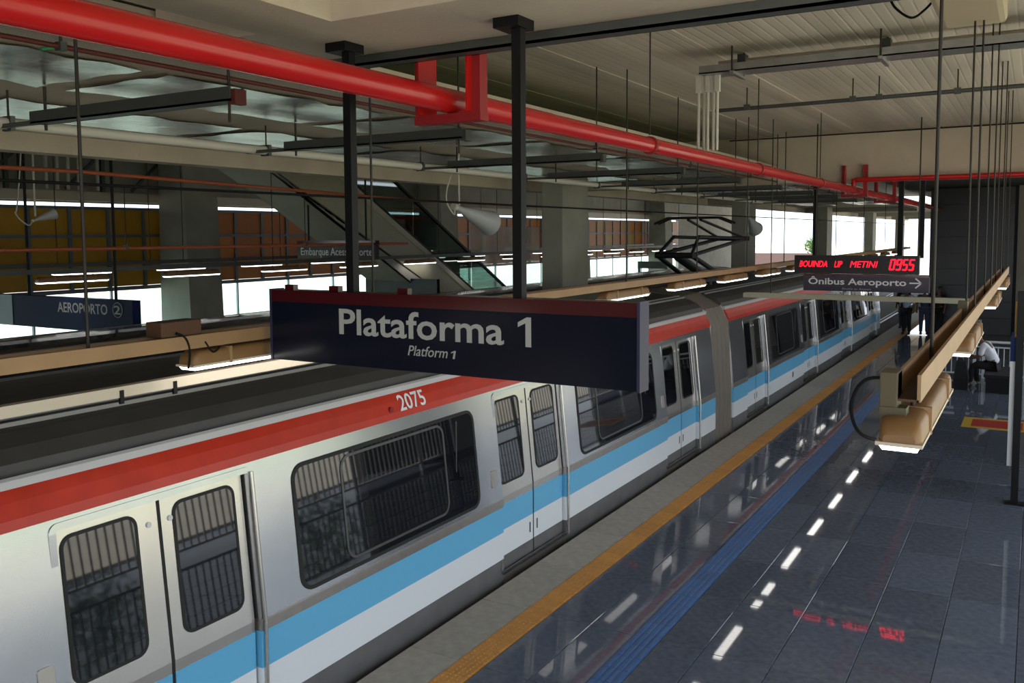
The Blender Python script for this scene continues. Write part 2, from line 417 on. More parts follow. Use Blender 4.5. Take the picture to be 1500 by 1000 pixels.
# ---- columns
for k in range(5):
    y = 15.5+12.7*k
    MB().box(-8.47, -8.0, y, y+1.15, -1.15, 4.82).build('concrete_column', 'grey_concrete', label='grey concrete column between the tracks, %s from the camera' % ('nearest','second','third','fourth','fifth')[k], cat='column', kind='structure', bevel=.02)
for k in range(4):
    y = 17.2+12.7*k
    MB().add([(-22.2,y,0),(-20.85,y,0),(-20.85,y+1.2,0),(-22.2,y+1.2,0),(-22.1,y,6.6),(-21.1,y,6.6),(-21.1,y+1.2,6.6),(-22.1,y+1.2,6.6)],
        [(3,2,1,0),(4,5,6,7),(0,1,5,4),(1,2,6,5),(2,3,7,6),(3,0,4,7)]).build('wall_column', 'grey_concrete',
        label='tapered grey column against the coloured panel wall, %s from the camera' % ('nearest','second','third','fourth')[k], cat='column', kind='structure')
for k, (px) in enumerate((8, 30, 150, 240)):
    p = at(px, 262, X=-22.2)
    t = thing('roof_brace', 'dark triangular steel brace above the mustard panels, %s from the left' % ('first','second','third','fourth')[k], 'brace', (-22.2, p.y, 4.92), group='steel braces above the panel wall')
    MB().bar((0,0,0), (0,0,1.68), .1, .1).build('post', 'channel', t)
    MB().bar((0,.05,1.1), (0,-1.1,.05), .07, .07).build('diagonal', 'channel', t)

# ---- outdoors beyond the open bay and the far end
MB().box(11, 30, -20, 60, -1.45, -.5).build('lawn', 'lawn', label='green lawn outside the open side of the station', cat='lawn', kind='stuff')
MB().box(3.4, 11, -20, 60, -1.45, -.15).build('ground_path', 'pavement', kind='structure')
for k, (px, Y, h) in enumerate(((1150, 95, 2.2),)):
    MB().box(-30, -20.5, 105, 105.5, -1.45, 1.3).build('boundary_wall', 'brown_wall', label='low brown boundary wall far beyond the tracks', cat='wall')
def tree(x, y, h, label, seed):
    rg = random.Random(seed); t = thing('tree', label, 'tree', (x, y, -1.45 if x < 0 else -.5))
    MB().tube([(0,0,0),(.05,0,h*.3),(-.03,.05,h*.55)], [.16,.12,.07], 7).build('trunk', 'bark', t)
    b_ = MB()
    for _ in range(900):
        th = rg.random()*6.283; ph = math.acos(rg.uniform(-1,1)); r = h*.28*rg.random()**.35
        c = Vector((r*math.sin(ph)*math.cos(th), r*math.sin(ph)*math.sin(th), h*.68+r*math.cos(ph)*.9))
        d1 = Vector((rg.gauss(0,1),rg.gauss(0,1),rg.gauss(0,.6))).normalized()*.16; d2 = d1.orthogonal().normalized()*.10
        b_.add([c-d1, c+d2, c+d1, c-d2], [(0,1,2,3)])
    b_.build('foliage', 'leaf', t, kind='stuff')
for k, (x, y) in enumerate(((17, 9), (18, 17), (16, 26), (-32, 112), (-24, 116))):
    tree(x, y, 7 if x > 0 else 5, ('round green tree on the lawn, nearest','round green tree on the lawn, second','round green tree on the lawn, third','small green tree beyond the far brown wall','leafy tree beyond the far end of the tracks')[k], k)

# ================================================================== TRAIN
LEAN = .10
def prof(z): return 0 if z <= .85 else -(z-.85)*LEAN
CL = 18.2                      # car length; local y from -CL/2 to CL/2
DOORS = [-7.40, -2.45, 2.50, 7.45]
HW = .74
def band(b_, y0, y1, z0, z1, out=0., th=.08):
    zz = [z0] + ([.85] if z0 < .85 < z1 else []) + [z1]
    b_.prism_y([(prof(z)+out, z) for z in zz] + [(prof(z)+out-th, z) for z in reversed(zz)], y0, y1); return b_
def plate(b_, pts, out, th=.02):
    n = len(pts)
    vs = [(prof(z)+out, y, z) for y, z in pts] + [(prof(z)+out-th, y, z) for y, z in pts]
    b_.add(vs, [tuple(range(n)), tuple(range(n, 2*n))[::-1]] + [(i, i+n, (i+1) % n+n, (i+1) % n) for i in range(n)]); return b_
def ring(b_, y0, y1, z0, z1, r, wd, out, th=.012):
    A = rrect(y0, y1, z0, z1, r); B = rrect(y0+wd, y1-wd, z0+wd, z1-wd, max(r-wd, .01)); n = len(A)
    vs = [(prof(z)+out, y, z) for y, z in A] + [(prof(z)+out, y, z) for y, z in B] + [(prof(z)+out-th, y, z) for y, z in A] + [(prof(z)+out-th, y, z) for y, z in B]
    fs = []
    for i in range(n):
        j = (i+1) % n; fs += [(i, j, j+n, i+n), (i, i+2*n, j+2*n, j), (i+n, j+n, j+3*n, i+3*n)]
    b_.add(vs, fs); return b_
def make_car(label):
    root = thing('train_car', label, 'train car', group='cars of the red, blue and white striped trains')
    h = CL/2
    MB().box(-2.70, -.19, -h+.02, h-.02, -.25, 2.2).build('body_core', 'rubber', root)
    MB().box(-2.5, -.4, -h+.6, h-.6, -1.0, -.2).build('underframe', 'rubber', root)
    edges = [-h] + [e for d in DOORS for e in (d-HW, d+HW)] + [h]
    segs = [(edges[i], edges[i+1]) for i in range(0, len(edges), 2)]
    for y0, y1 in segs:
        sp = band(MB(), y0, y1, .86, 2.03).build('side_panel', 'steel_side', root)
        band(MB(), y0, y1, .77, .86, .006).build('waist_trim', 'trim_steel', root)
        band(MB(), y0, y1, .49, .77, .004).build('blue_stripe', 'train_blue', root)
        band(MB(), y0, y1, .20, .49, .004).build('white_stripe', 'train_white', root)
        band(MB(), y0, y1, -.25, .20, 0).build('skirt', 'skirt', root)
        if y1-y0 > 2.5:
            c = (y0+y1)/2; a, b_ = c-1.27, c+1.27
            wdw = plate(MB(), rrect(a, b_, .93, 1.88, .11), .006).build('window', 'window_glass', root)
            ring(MB(), a-.03, b_+.03, .90, 1.91, .13, .032, .008).build('gasket', 'rubber', wdw)
            ring(MB(), a+.52, b_-.52, .98, 1.86, .12, .022, .012).build('sliding_frame', 'window_frame', wdw)
            MB().box(.006, .012, b_-.36, b_-.345, .95, 1.85).build('glazing_bar', 'window_frame', wdw)
            for w_ in wdw.children:
                if w_.name.startswith('glazing_bar'):
                    w_.data.transform(Matrix.Translation((prof(1.4), 0, 0)))
            plate(MB(), rrect(y1-.2, y1-.1, 1.02, 1.2, .02), .008).build('data_plate', 'trim_steel', root)
    for d in DOORS:
        band(MB(), d-HW, d+HW, 1.96, 2.03).build('lintel', 'steel_side', root)
        band(MB(), d-HW, d+HW, -.25, .03, 0).build('door_step', 'trim_steel', root)
        ring(MB(), d-HW-.05, d+HW+.05, .02, 2.0, .06, .045, .008).build('door_surround', 'steel_side', root)
        MB().tube([(.02, d+HW+.03, .03), (.02, d+HW+.03, .85), (prof(1.96)+.02, d+HW+.03, 1.96)], .014, 8).build('door_post', 'door_steel', root)
        for s in (-1, 1):
            y0, y1 = (d-HW+.02, d-.014) if s < 0 else (d+.014, d+HW-.02)
            df = band(MB(), y0, y1, .04, 1.95, -.045, .035).build('door_leaf', 'door_steel', root)
            band(MB(), y0, y1, .49, .77, -.042, .01).build('blue_stripe', 'train_blue', df)
            band(MB(), y0, y1, .20, .49, -.042, .01).build('white_stripe', 'train_white', df)
            band(MB(), y0, y1, .045, .20, -.042, .01).build('kick_plate', 'skirt', df)
            a, b_ = (y0+.035, y0+.53) if s < 0 else (y0+.11, y0+.61)
            plate(MB(), rrect(a, b_, 1.0, 1.88, .07), -.040).build('door_window', 'window_glass', df)
            ring(MB(), a-.02, b_+.02, .98, 1.90, .085, .022, -.038).build('gasket', 'rubber', df)
            yc = y1-.07 if s < 0 else y0+.07
            plate(MB(), rrect(yc-.01, yc+.01, .29, .41, .009), -.038, .01).build('pull_slot', 'rubber', df)
            plate(MB(), rrect(yc-.018, yc+.018, 1.78, 1.816, .017), -.036, .012).build('door_button', 'gutter', df)
        band(MB(), d-.016, d+.016, .05, 1.94, -.05, .02).build('door_seal', 'rubber', root)
    # far side, plain
    MB().prism_y([(-2.9,-.25),(-2.82,-.25),(-2.82,2.03),(-2.9+.0,2.03)], -h, h).build('rear_side', 'steel_side', root)
    e = prof(2.03)
    MB().prism_y([(e+.012,2.03),(e+.0,2.09),(-.155,2.18),(-.20,2.25),(-.32,2.25),(-.32,2.03)], -h, h).build('cantrail', 'train_red', root)
    MB().prism_y([(-2.9,2.03),(-2.78,2.18),(-2.725,2.25),(-2.6,2.25),(-2.6,2.03)], -h, h).build('cantrail', 'train_red', root)
    for sgn in (0, 1):
        P = [(-.19,2.25),(-.183,2.30),(-.205,2.315),(-.255,2.30),(-.285,2.25)]
        if sgn: P = [(-2.9-x, z) for x, z in P]
        MB().prism_y(P, -h, h).build('gutter', 'gutter', root)
    arc = []
    for k in range(15):
        a = math.pi*(k/14); arc.append((-1.45+1.2*math.cos(a), 2.255+.36*math.sin(a)**.75))
    rf = MB().prism_y(arc, -h+.01, h-.01).build('roof', 'roof_dark', root)
    for x in (-.60, -.70, -2.2, -2.3):
        a = math.acos((x+1.45)/1.2); z = 2.255+.36*math.sin(a)**.75
        MB().box(x-.012, x+.012, -h+.02, h-.02, z-.02, z+.022).build('roof_rib', 'roof_rib', rf)
    for yc in (5.9,):
        ac = MB().add([(-2.2,yc-1.7,2.55),(-.70,yc-1.7,2.55),(-.70,yc+1.7,2.55),(-2.2,yc+1.7,2.55),(-2.0,yc-1.55,2.80),(-.88,yc-1.55,2.80),(-.88,yc+1.55,2.80),(-2.0,yc+1.55,2.80)],
            [(3,2,1,0),(4,5,6,7),(0,1,5,4),(1,2,6,5),(2,3,7,6),(3,0,4,7)]).build('air_conditioner', 'roof_dark', root)
        for q in range(4):
            MB().box(-1.9, -.98, yc-1.3+.7*q, yc-.9+.7*q, 2.79, 2.815).build('vent_grille', 'roof_rib', ac)
    plate(MB(), rrect(-4.43, -4.31, .31, .43, .01), .014, .02).build('access_box', 'trim_steel', root)
    return root
YC1 = 6.25
car = make_car('nearest train car, numbered 2075, red roof band over blue and white stripes')
car.location = (-4.86, YC1, 0)
num_x = None
def number(body, parent, y0, y1, z0, z1):
    me = text(body, 'car_number', 'train_white', None, 0, 1, 0, 1, 0)
    for v in me.data.vertices:
        t = v.co.z; z = z0+(z1-z0)*t
        x = -.155+(2.18-z)/(2.18-2.09)*(.155+prof(2.03)) if z < 2.18 else -.155-(z-2.18)/.07*.045
        v.co = Vector((x+.006+v.co.y*-.4, y0+(y1-y0)*v.co.x, z))
    me.parent = parent
car2 = copy_tree(car, None, 'second train car of the striped train, beyond the gangway and pantograph')
car2.location = (-4.86, YC1+19.3, 0)
number('2075', car, .15, .55, 2.085, 2.225)
MB().tube([(-.14, .02, 2.12), (-.115, .02, 2.12)], .028, 12).build('marker_lamp', 'bracket_red', car)
car3 = copy_tree(car2, None, 'train car on the second track, only its dark roof shows behind the near train')
car3.location = (-11.9, 4.0, -.15); car3.rotation_euler.z = math.pi
for o in list(car3.children):
    if o.name.startswith('air_conditioner'):
        for q in list(o.children): bpy.data.objects.remove(q)
        bpy.data.objects.remove(o)
    elif o.name.startswith('roof') :
        o.data = o.data.copy(); o.data.materials[0] = MATS['roof_gloss']
car4 = copy_tree(car3, None, 'last car on the second track, half hidden beyond the column')
car4.location = (-11.9, 23.3, -.15)
def gang(x, y, rz, label):
    g = thing('train_gangway', label, 'gangway', (x, y, 0 if x > -8 else -.15), rz, group='gangways between train cars')
    b_ = MB(); n = 9; prof_ = [(-.03,-.2),(-.03,.85),(-.11,2.03),(-.26,2.33),(-.7,2.56),(-1.45,2.64),(-2.2,2.56),(-2.64,2.33),(-2.79,2.03),(-2.87,.85),(-2.87,-.2)]
    for i in range(n):
        s = .985 if i % 2 else 1.0
        ys = -.5+1.0*i/(n-1)
        b_.v += [(-1.45+(x_+1.45)*s, ys, .9+(z_-.9)*s) for x_, z_ in prof_]
    m_ = len(prof_)
    for i in range(n-1):
        for k in range(m_): b_.f.append((i*m_+k, i*m_+(k+1) % m_, (i+1)*m_+(k+1) % m_, (i+1)*m_+k)); b_.sm.append(False)
    b_.f.append(list(range(m_))); b_.sm.append(False); b_.f.append([(n-1)*m_+k for k in range(m_)]); b_.sm.append(False)
    b_.build('bellows', 'bellows', g)
    for s in (-1, 1):
        f_ = MB(); A = prof_; B = [(-1.45+(x_+1.45)*.985, .9+(z_-.9)*.985) for x_, z_ in prof_]
        vs = []; fs = []
        for yy in (s*.5, s*.545):
            vs += [(p[0]+.0, yy, p[1]) for p in A] + [(p[0], yy, p[1]) for p in B]
        for k in range(m_-1):
            fs += [(k, k+1, k+1+m_, k+m_), (2*m_+k, 2*m_+k+1, 2*m_+k+1+m_, 2*m_+k+m_), (k, k+1, k+1+2*m_, k+2*m_)]
        f_.add(vs, fs).build('end_frame', 'trim_steel', g)
    return g
gang(-4.86, YC1+CL/2+.55, 0, 'grey brown gangway bellows joining the two striped train cars')
gang(-11.9, 13.65, math.pi,  'gangway bellows between the cars on the second track')
# pantograph
pt = thing('pantograph', 'black folding pantograph raised above the second train car roof', 'pantograph', (-6.3, 18.6, 2.62))
def P(y, z, x=0): return (x, y-18.6, z-2.62)
for x in (-.45, .45):
    MB().bar(P(17.6,2.72,x), P(19.9,2.72,x), .06, .06).build('base_frame', 'pantograph', pt)
    MB().tube([P(18.0,2.62,x), P(18.0,2.72,x)], .05).build('insulator', 'pantograph', pt)
    MB().tube([P(19.6,2.62,x), P(19.6,2.72,x)], .05).build('insulator', 'pantograph', pt)
    MB().tube([P(17.1,3.25,x*.8), P(21.1,3.56,x*.7)], .042).build('lower_arm', 'pantograph', pt)
    MB().tube([P(18.9,2.75,x), P(17.1,3.25,x*.8)], .05).build('link_arm', 'pantograph', pt)
    MB().tube([P(17.1,3.25,x*.8), P(17.8,3.62,x*.6), P(21.1,3.56,x*.7)], .036).build('frame_arm', 'pantograph', pt)
    MB().tube([P(21.1,3.56,x*.7), P(18.3,3.98,x*.3)], .03).build('upper_arm', 'pantograph', pt)
MB().tube([P(19.0,2.76), P(17.3,3.22)], .09, 10).build('spring', 'pantograph', pt)
MB().tube([P(17.1,3.25,-.4), P(17.1,3.25,.4)], .06).build('hinge_bar', 'pantograph', pt)
MB().tube([P(21.1,3.56,-.4), P(21.1,3.56,.4)], .055).build('hinge_bar', 'pantograph', pt)
for dy in (-.12, .12):
    MB().tube([P(18.3+dy,3.9,-.85), P(18.3+dy,4.02,-.55), P(18.3+dy,4.02,.55), P(18.3+dy,3.9,.85)], .025).build('collector', 'pantograph', pt)
MB().tube([(-6.3, -10, 4.10), (-6.3, 78, 4.10)], .012, 6).build('contact_wire', 'cable', label='overhead contact wire above the near train roof', cat='wire')

# ================================================================== OVERHEAD
# red main pipe
XP, ZP = -3.0, 4.48
rp = thing('fire_pipe', 'large glossy red fire main running under the ceiling along the platform', 'pipe', (XP, 0, ZP))
MB().tube([(0, -10, 0), (0, 5.6, 0)], .071, 24).build('pipe_run', 'pipe_red', rp)
MB().tube([(0, 5.6, 0), (0, 40, 0)], .068, 24).build('pipe_run', 'pipe_red', rp)
for y in (7.5, 11.05, 14.7):
    MB().tube([(0, y-.025, 0), (0, y+.025, 0)], .080, 16).build('pipe_clamp', 'bracket_red', rp)
    MB().tube([(0, y, .09), (0, y, 5.58-ZP)], .007, 6).build('hanger_rod', 'rod', rp)
def ubracket(y, ztop, label, w=.2, lo=-.115):
    t = thing('pipe_bracket', label, 'bracket', (XP, y, ZP), group='red pipe brackets')
    for s in (-1, 1):
        MB().box(s*w-.03, s*w+.03, -.04, .04, lo, ztop-ZP).build('leg', 'bracket_red', t)
        MB().box(s*w-.006-(.03 if s > 0 else -.03), s*w+.006-(.03 if s > 0 else -.03), -.09, .09, lo+.04, ztop-ZP).build('flange', 'pipe_red', t)
    MB().box(-w-.034, w+.034, -.044, .044, lo-.012, lo+.04).build('cross_bar', 'bracket_red', t)
ubracket(4.38, 5.60, 'dark red steel bracket hanging from the cross beam around the pipe')
ubracket(17.8, 4.95, 'bright red steel bracket around the pipe beside the far wall', .2, -.115)
ubracket(21.7, 5.3, 'small red bracket around the pipe beyond the far wall', .2, -.115)
rb = thing('branch_pipe', 'straight red branch pipe along the bottom of the far wall', 'pipe', (XP, 17.70, 4.67))
MB().tube([(.05, 0, 0), (6.3, 0, 0)], .046, 14).build('pipe_run', 'pipe_red', rb)
MB().tube([(0, 0, -.12), (0, 0, .0), (.05, 0, .0)], .046, 14).build('elbow', 'pipe_red', rb)
# thin conduits
def run(name, label, cat, m, pts, r, clamps=(), n=8, group=None):
    t = thing(name, label, cat, pts[0], group=group); o = Vector(pts[0])
    MB().tube([Vector(p)-o for p in pts], r, n).build('pipe_run', m, t)
    for c, up in clamps:
        c = Vector(c)-o
        MB().box(c.x-r-.012, c.x+r+.012, c.y-.018, c.y+.018, c.z-r-.01, c.z+r+.01).build('clamp', 'channel', t)
        MB().tube([c+Vector((0,0,r)), c+Vector((0,0,up))], .008, 6).build('hanger_rod', 'rod', t)
    return t
run('conduit', 'thin rust red conduit along the low ceiling edge beneath the red pipe', 'conduit', 'rust', [(-4.47,-9,4.7),(-4.47,45,4.7)], .014, [((-4.47,y,4.7),.1) for y in (2.9,6.2,9.5,12.8,16,19.4,23,27)])
run('conduit', 'long pale conduit under the silver lined ceiling above the tracks', 'conduit', 'white_conduit', [(-6.7,-9,4.55),(-6.7,27.8,4.55)], .045, [((-6.7,y,4.55),.25) for y in (3.9,6.5,9.1,11.7,14.3,17,20,24)])
run('sprinkler_pipe', 'sagging orange red pipe crossing in front of the roof braces', 'pipe', 'orange_pipe', [(-12.0,-2,4.60),(-12.0,8,4.64),(-12.0,16,4.46),(-12.0,30,4.45)], .03)
run('sprinkler_pipe', 'straight orange red pipe in front of the coloured wall panels', 'pipe', 'orange_pipe', [(-12.4,-2,3.53),(-12.4,16.3,3.50)], .028, [((-12.4,y,3.53),.95) for y in (5,9,13)])
run('conduit', 'dark grey conduit crossing the high ceiling beyond the cable tray', 'conduit', 'channel', [(-3.75,11.65,5.31),(2.6,11.56,5.33)], .025, [((x,11.6,5.32),.25) for x in (-3.3,-2.0,-1.7,-.85,.4)])
run('cable', 'green cable looping under the low ceiling near the upper left corner', 'cable', 'green_cable', [at(60,72,X=-4.9), at(110,66,X=-4.9), at(150,72,X=-4.9), at(180,82,X=-4.9)], .012)
run('wire', 'thin dark wire along the ceiling and far wall corner', 'wire', 'cable', [(-5.4,17.8,5.54),(-1.9,17.8,5.55),(2.6,17.8,5.56)], .012, n=6)
# hanging channels below the low soffit
for k, y in enumerate((1.2, 3.85, 6.35, 9.1, 11.7, 14.4, 17.1, 19.8, 22.5, 25.2)):
    t = thing('support_channel', 'dark steel channel hung under the silver lined ceiling, %s along the red pipe' % ('first','second','third','fourth','fifth','sixth','seventh','eighth','ninth','tenth')[k], 'channel', (-5.2, y, 4.51), group='steel channels under the low ceiling')
    b_ = MB(); b_.box(-1.05, 1.0, -.06, .06, .0, .012); b_.box(-1.05, 1.0, -.06, -.048, 0, .085); b_.box(-1.05, 1.0, .048, .06, 0, .085)
    b_.build('channel_bar', 'channel', t)
    MB().box(.98, 1.03, -.045, .045, -.02, .07).build('end_clamp', 'rust' if k == 1 else 'channel', t)
    MB().tube([(.93,0,-.12), (.93,0,1.03)], .009, 6).build('hanger_rod', 'rod', t)
    MB().tube([(-.95,0,-.05), (-.95,0,.26)], .011, 6).build('hanger_rod', 'rod', t)
    MB().box(-1.6, -1.0, -.02, .02, .0, .03).build('arm', 'channel', t)
# steel channel under near beam
b_ = MB(); b_.box(-4.2, 3.0, 4.19, 4.29, 4.71, 4.725); b_.box(-4.2, 3.0, 4.19, 4.2, 4.71, 4.768); b_.box(-4.2, 3.0, 4.28, 4.29, 4.71, 4.768)
b_.build('steel_channel', 'channel', label='long dark steel channel along the far lower edge of the near beam', cat='channel')
# galvanised tray on the high ceiling
t = thing('cable_tray', 'galvanised cable tray crossing under the high ceiling with conduits beside it', 'cable tray', (-3.06, 9.14, 5.33))
b_ = MB(); b_.box(0, 6.4, -.15, .15, 0, .012); b_.box(0, 6.4, -.15, -.138, 0, .08); b_.box(0, 6.4, .138, .15, 0, .08); b_.build('tray', 'galv', t)
for dy in (.19, .23): MB().tube([(.1, dy, .16), (6.4, dy, .16)], .018).build('conduit', 'conduit', t)
for x in (.35, 1.75, 3.3, 4.9):
    MB().box(x-.02, x+.02, -.19, .27, -.03, 0).build('strut', 'galv', t)
    for dy in (-.17, .25): MB().tube([(x, dy, -.03), (x, dy, .29)], .01, 6).build('hanger_rod', 'rod', t)
    MB().box(x-.04, x+.04, .15, .28, .1, .22).build('clip', 'channel', t)
t = thing('conduit_drop', 'cluster of pale vertical conduits dropping from the cable tray end', 'conduit', (-3.06, 9.14, 5.32))
for i, (x, yy) in enumerate(((-.05, 0), (0, .03), (.05, 0), (.10, .03), (.15, 0))):
    MB().tube([(x, yy, 0), (x, yy, -.76)], .016).build('conduit', 'white_conduit', t)
    MB().box(x-.025, x+.025, yy-.025, yy+.025, -.16, .02).build('fitting', 'white_conduit', t)
p0 = at(92, 205, X=-21.9)
t = thing('conduit_drop', 'group of pale vertical conduits below a grey box above the mustard panels', 'conduit', (-21.9, p0.y, 4.93))
MB().box(-.12, .12, -.65, .45, 1.30, 1.67).build('junction_box', 'channel', t)
for i in range(4): MB().tube([(0, -.5+.3*i, 0), (0, -.5+.3*i, 1.3)], .045).build('conduit', 'white_conduit', t)
MB().tube([(0, .95, 0), (0, .95, 1.6)], .045).build('conduit', 'white_conduit', t)
MB().box(-.1, .1, .85, 1.05, 1.35, 1.67).build('fitting', 'channel', t)
# beige ceiling box with cable loop
t = thing('junction_housing', 'beige box housing fixed under the ceiling at the upper right', 'box', (-.41, 6.42, 5.06))
MB().box(-.195, .195, -.64, .36, 0, .515).build('housing', 'beige_box', t, bevel=.04)
MB().tube(smooth([at(1303,-4,Y=6.4)-Vector((-.41,6.42,5.06)), at(1312,12,Y=6.4)-Vector((-.41,6.42,5.06)), at(1335,26,Y=6.4)-Vector((-.41,6.42,5.06)), at(1355,14,Y=6.4)-Vector((-.41,6.42,5.06)), at(1372,-5,Y=6.4)-Vector((-.41,6.42,5.06))]), .008, 6).build('cable', 'cable', t)
p = at(285, 14, Z=5.15)
MB().bar(p+Vector((.0,.15,-.1)), p+Vector((.1,-.4,.25)), .12, .04).build('cable_duct', 'white_conduit', label='short pale duct above the red pipe at the top left', cat='duct')

# ------------------------------------------------------------------ lamps and lighting trays
def lamp_meshes():
    d = {}
    b_ = MB(); L = .625; ang = [math.radians(180-180*k/8) for k in range(9)]
    secs = [(-L, .052, .03), (-L+.015, .064, .062), (-L+.05, .07, .085), (L-.05, .07, .085), (L-.015, .064, .062), (L, .052, .03)]
    for y, wd, ht in secs: b_.v += [(wd*math.copysign(abs(math.cos(a))**.4, math.cos(a)), y, .03+ht*max(math.sin(a),0)**.45) for a in ang]
    for i in range(5):
        for k in range(8): b_.f.append((i*9+k, i*9+k+1, i*9+10+k, i*9+9+k)); b_.sm.append(True)
    b_.f.append(list(range(9))); b_.f.append(list(range(45, 54))); b_.sm += [False, False]
    d['housing'] = (b_.mesh('housing'), 'lamp_body')
    d['diffuser'] = (MB().add([(-.066,-L+.005,.024),(.066,-L+.005,.024),(.066,L-.005,.024),(-.066,L-.005,.024),(-.055,-L+.02,.002),(.055,-L+.02,.002),(.055,L-.02,.002),(-.055,L-.02,.002)],
        [(4,5,6,7),(0,1,5,4),(1,2,6,5),(2,3,7,6),(3,0,4,7)]).mesh('diffuser'), 'tube_light')
    d['rim'] = (MB().prism_x([(-L-.006,.022),(L+.006,.022),(L+.006,.034),(-L-.006,.034)], -.074, .074).mesh('rim'), 'cream_rail')
    for s in (-1, 1): pass
    d['clip'] = (MB().box(-.077, .077, -.010, .010, .02, .118).mesh('clip'), 'tray_tan')
    d['hanger'] = (MB().tube([(0,0,.1),(0,0,.138)], .008, 6).mesh('hanger'), 'rod')
    for me, m in d.values(): me.materials.append(MATS[m])
    return d
LM = lamp_meshes()
def lamp(x, y0, z, label, group, dx=0):
    t = thing('fluorescent_lamp', label, 'lamp', (x+dx, y0+.625, z), group=group)
    link('housing', LM['housing'][0], None, t); link('diffuser', LM['diffuser'][0], None, t); link('rim', LM['rim'][0], None, t)
    for s in (-.36, .36):
        link('clip', LM['clip'][0], None, t, loc=(0, s, 0)); link('hanger', LM['hanger'][0], None, t, loc=(-dx, s, 0))
    return t
def tray(x, y0, y1, z, label, rods, ztop, wd=.13, m='tray_tan', pair=0, ht=.075, rr=.009):
    t = thing('lighting_tray', label, 'cable tray', (x, y0, z)); L = y1-y0
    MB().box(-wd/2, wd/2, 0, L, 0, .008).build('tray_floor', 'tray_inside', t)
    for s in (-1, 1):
        MB().box(s*wd/2-.006, s*wd/2+.006, 0, L, 0, ht).build('tray_side', m, t)
    for y in rods:
        if pair:
            for s in (-1, 1): MB().tube([(s*pair, y-y0, .0), (s*pair, y-y0, (ztop if y < 17.8 else 5.3)-z)], .0065, 6).build('hanger_rod', 'rod', t)
            MB().box(-wd/2-.03, wd/2+.03, y-y0-.02, y-y0+.02, -.02, 0).build('saddle', 'channel', t)
        else:
            MB().tube([(0, y-y0, 0), (0, y-y0, (ztop if y < 17.8 or ztop > 6 else 5.3)-z)], rr, 6).build('hanger_rod', 'rod', t)
    return t
ORD = ['first','second','third','fourth','fifth','sixth','seventh','eighth','ninth','tenth','eleventh','twelfth','thirteenth','fourteenth','fifteenth','sixteenth','seventeenth','eighteenth']
T1X, T1Z = -4.12, 3.07
tray(T1X, -3, 36, T1Z, 'long tan lighting tray above the platform edge, running behind the near sign', (.5, 2.75, 5.0, 7.2, 9.6, 12.1, 14.6, 17.1, 19.6, 22.1, 26, 30), 5.58, .13)
tt = bpy.data.objects['lighting_tray']; o_ = Vector((T1X, -3, T1Z))
MB().box(-.08, .05, 6.15, 6.42, .075, .16).build('junction_box', 'tray_inside', tt, bevel=.006)
MB().tube([p_-o_ for p_ in smooth([at(258,488,X=-4.06), at(272,496,X=-4.05), at(278,515,X=-4.05), at(276,540,X=-4.05)])], .007, 6).build('cable', 'cable', tt)
MB().tube([p_-o_ for p_ in smooth([at(300,500,X=-4.05), at(312,515,X=-4.05), at(322,508,X=-4.05)])], .006, 6).build('cable', 'cable', tt)
for k, y in enumerate((.6, 3.34, 6.1, 8.92, 11.07, 13.2, 15.35, 17.5, 19.8, 22.1, 24.5, 27, 29.5, 32)):
    lamp(T1X, y, 2.94, 'tan tube lamp in the row above the platform edge, %s from the camera' % ORD[k], 'lamps along the platform edge')
t = thing('conduit_rail', 'bright cream square rail ending beside the near platform sign', 'rail', (-4.32, -3, 2.82))
MB().box(-.03, .03, 0, 11.2, 0, .06).build('rail_bar', 'cream_rail', t)
for y in (6.05, 6.4):
    MB().box(.02, .036, y-.012, y+.012, -.035, .04).build('clip', 'black_steel', t)
for y in (4.9, 8.0, 10.5): MB().tube([(0,y,.06),(0,y,2.78)], .006, 6).build('hanger_rod', 'rod', t)
RX, RZ = -.368, 3.115
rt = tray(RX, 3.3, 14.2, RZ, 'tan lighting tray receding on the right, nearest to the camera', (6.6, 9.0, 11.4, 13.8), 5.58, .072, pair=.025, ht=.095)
MB().tube([(-.01, .9, 0), (-.01, .9, 5.58-RZ)], .0075, 8).build('hanger_rod', 'rod', rt)
MB().box(-.088, -.03, -.02, .1, -.05, .10).build('junction_box', 'olive_box', rt, bevel=.004)
MB().box(-.085, .0, -.025, .05, -.075, -.02).build('end_bracket', 'olive_box', rt)
MB().box(-.055, .0, 3.0, 3.1, -.0, .14).build('splice_box', 'olive_box', rt)
pts = [at(1298,553,Y=3.3), at(1268,556,Y=3.3), at(1250,580,Y=3.3), at(1248,610,Y=3.3), at(1262,636,Y=3.3), at(1298,648,Y=3.35)]
MB().tube([p_-Vector((RX,3.3,RZ)) for p_ in smooth(pts)], .006, 8).build('supply_cable', 'cable', rt)
for k, y in enumerate((3.2, 5.85, 9.6, 12.9)):
    lamp(RX, y, 2.955, 'yellowed tube lamp under the right hand tray, %s from the camera' % ORD[k], 'lamps under the right hand tray', dx=-.012)
for k in range(14):
    lamp(-13.8, 5.95+2.42*k, 2.94, 'tube lamp in the near row over the opposite platform, %s from the left' % ORD[k], 'near lamp row over the opposite platform')
for k in range(12):
    lamp(-16.6, 10.4+2.42*k, 2.94, 'tube lamp in the rear row over the opposite platform, %s from the left' % ORD[k], 'rear lamp row over the opposite platform')
for x, lb in ((-13.8, 'dark lighting tray over the near side of the opposite platform'), (-16.6, 'dark lighting tray over the rear side of the opposite platform')):
    tray(x, 4, 42, 3.1, lb, (7.5,10.5,13.5,16.5,19.5,22.5,26,30,34,38), 6.6, .1, 'channel')
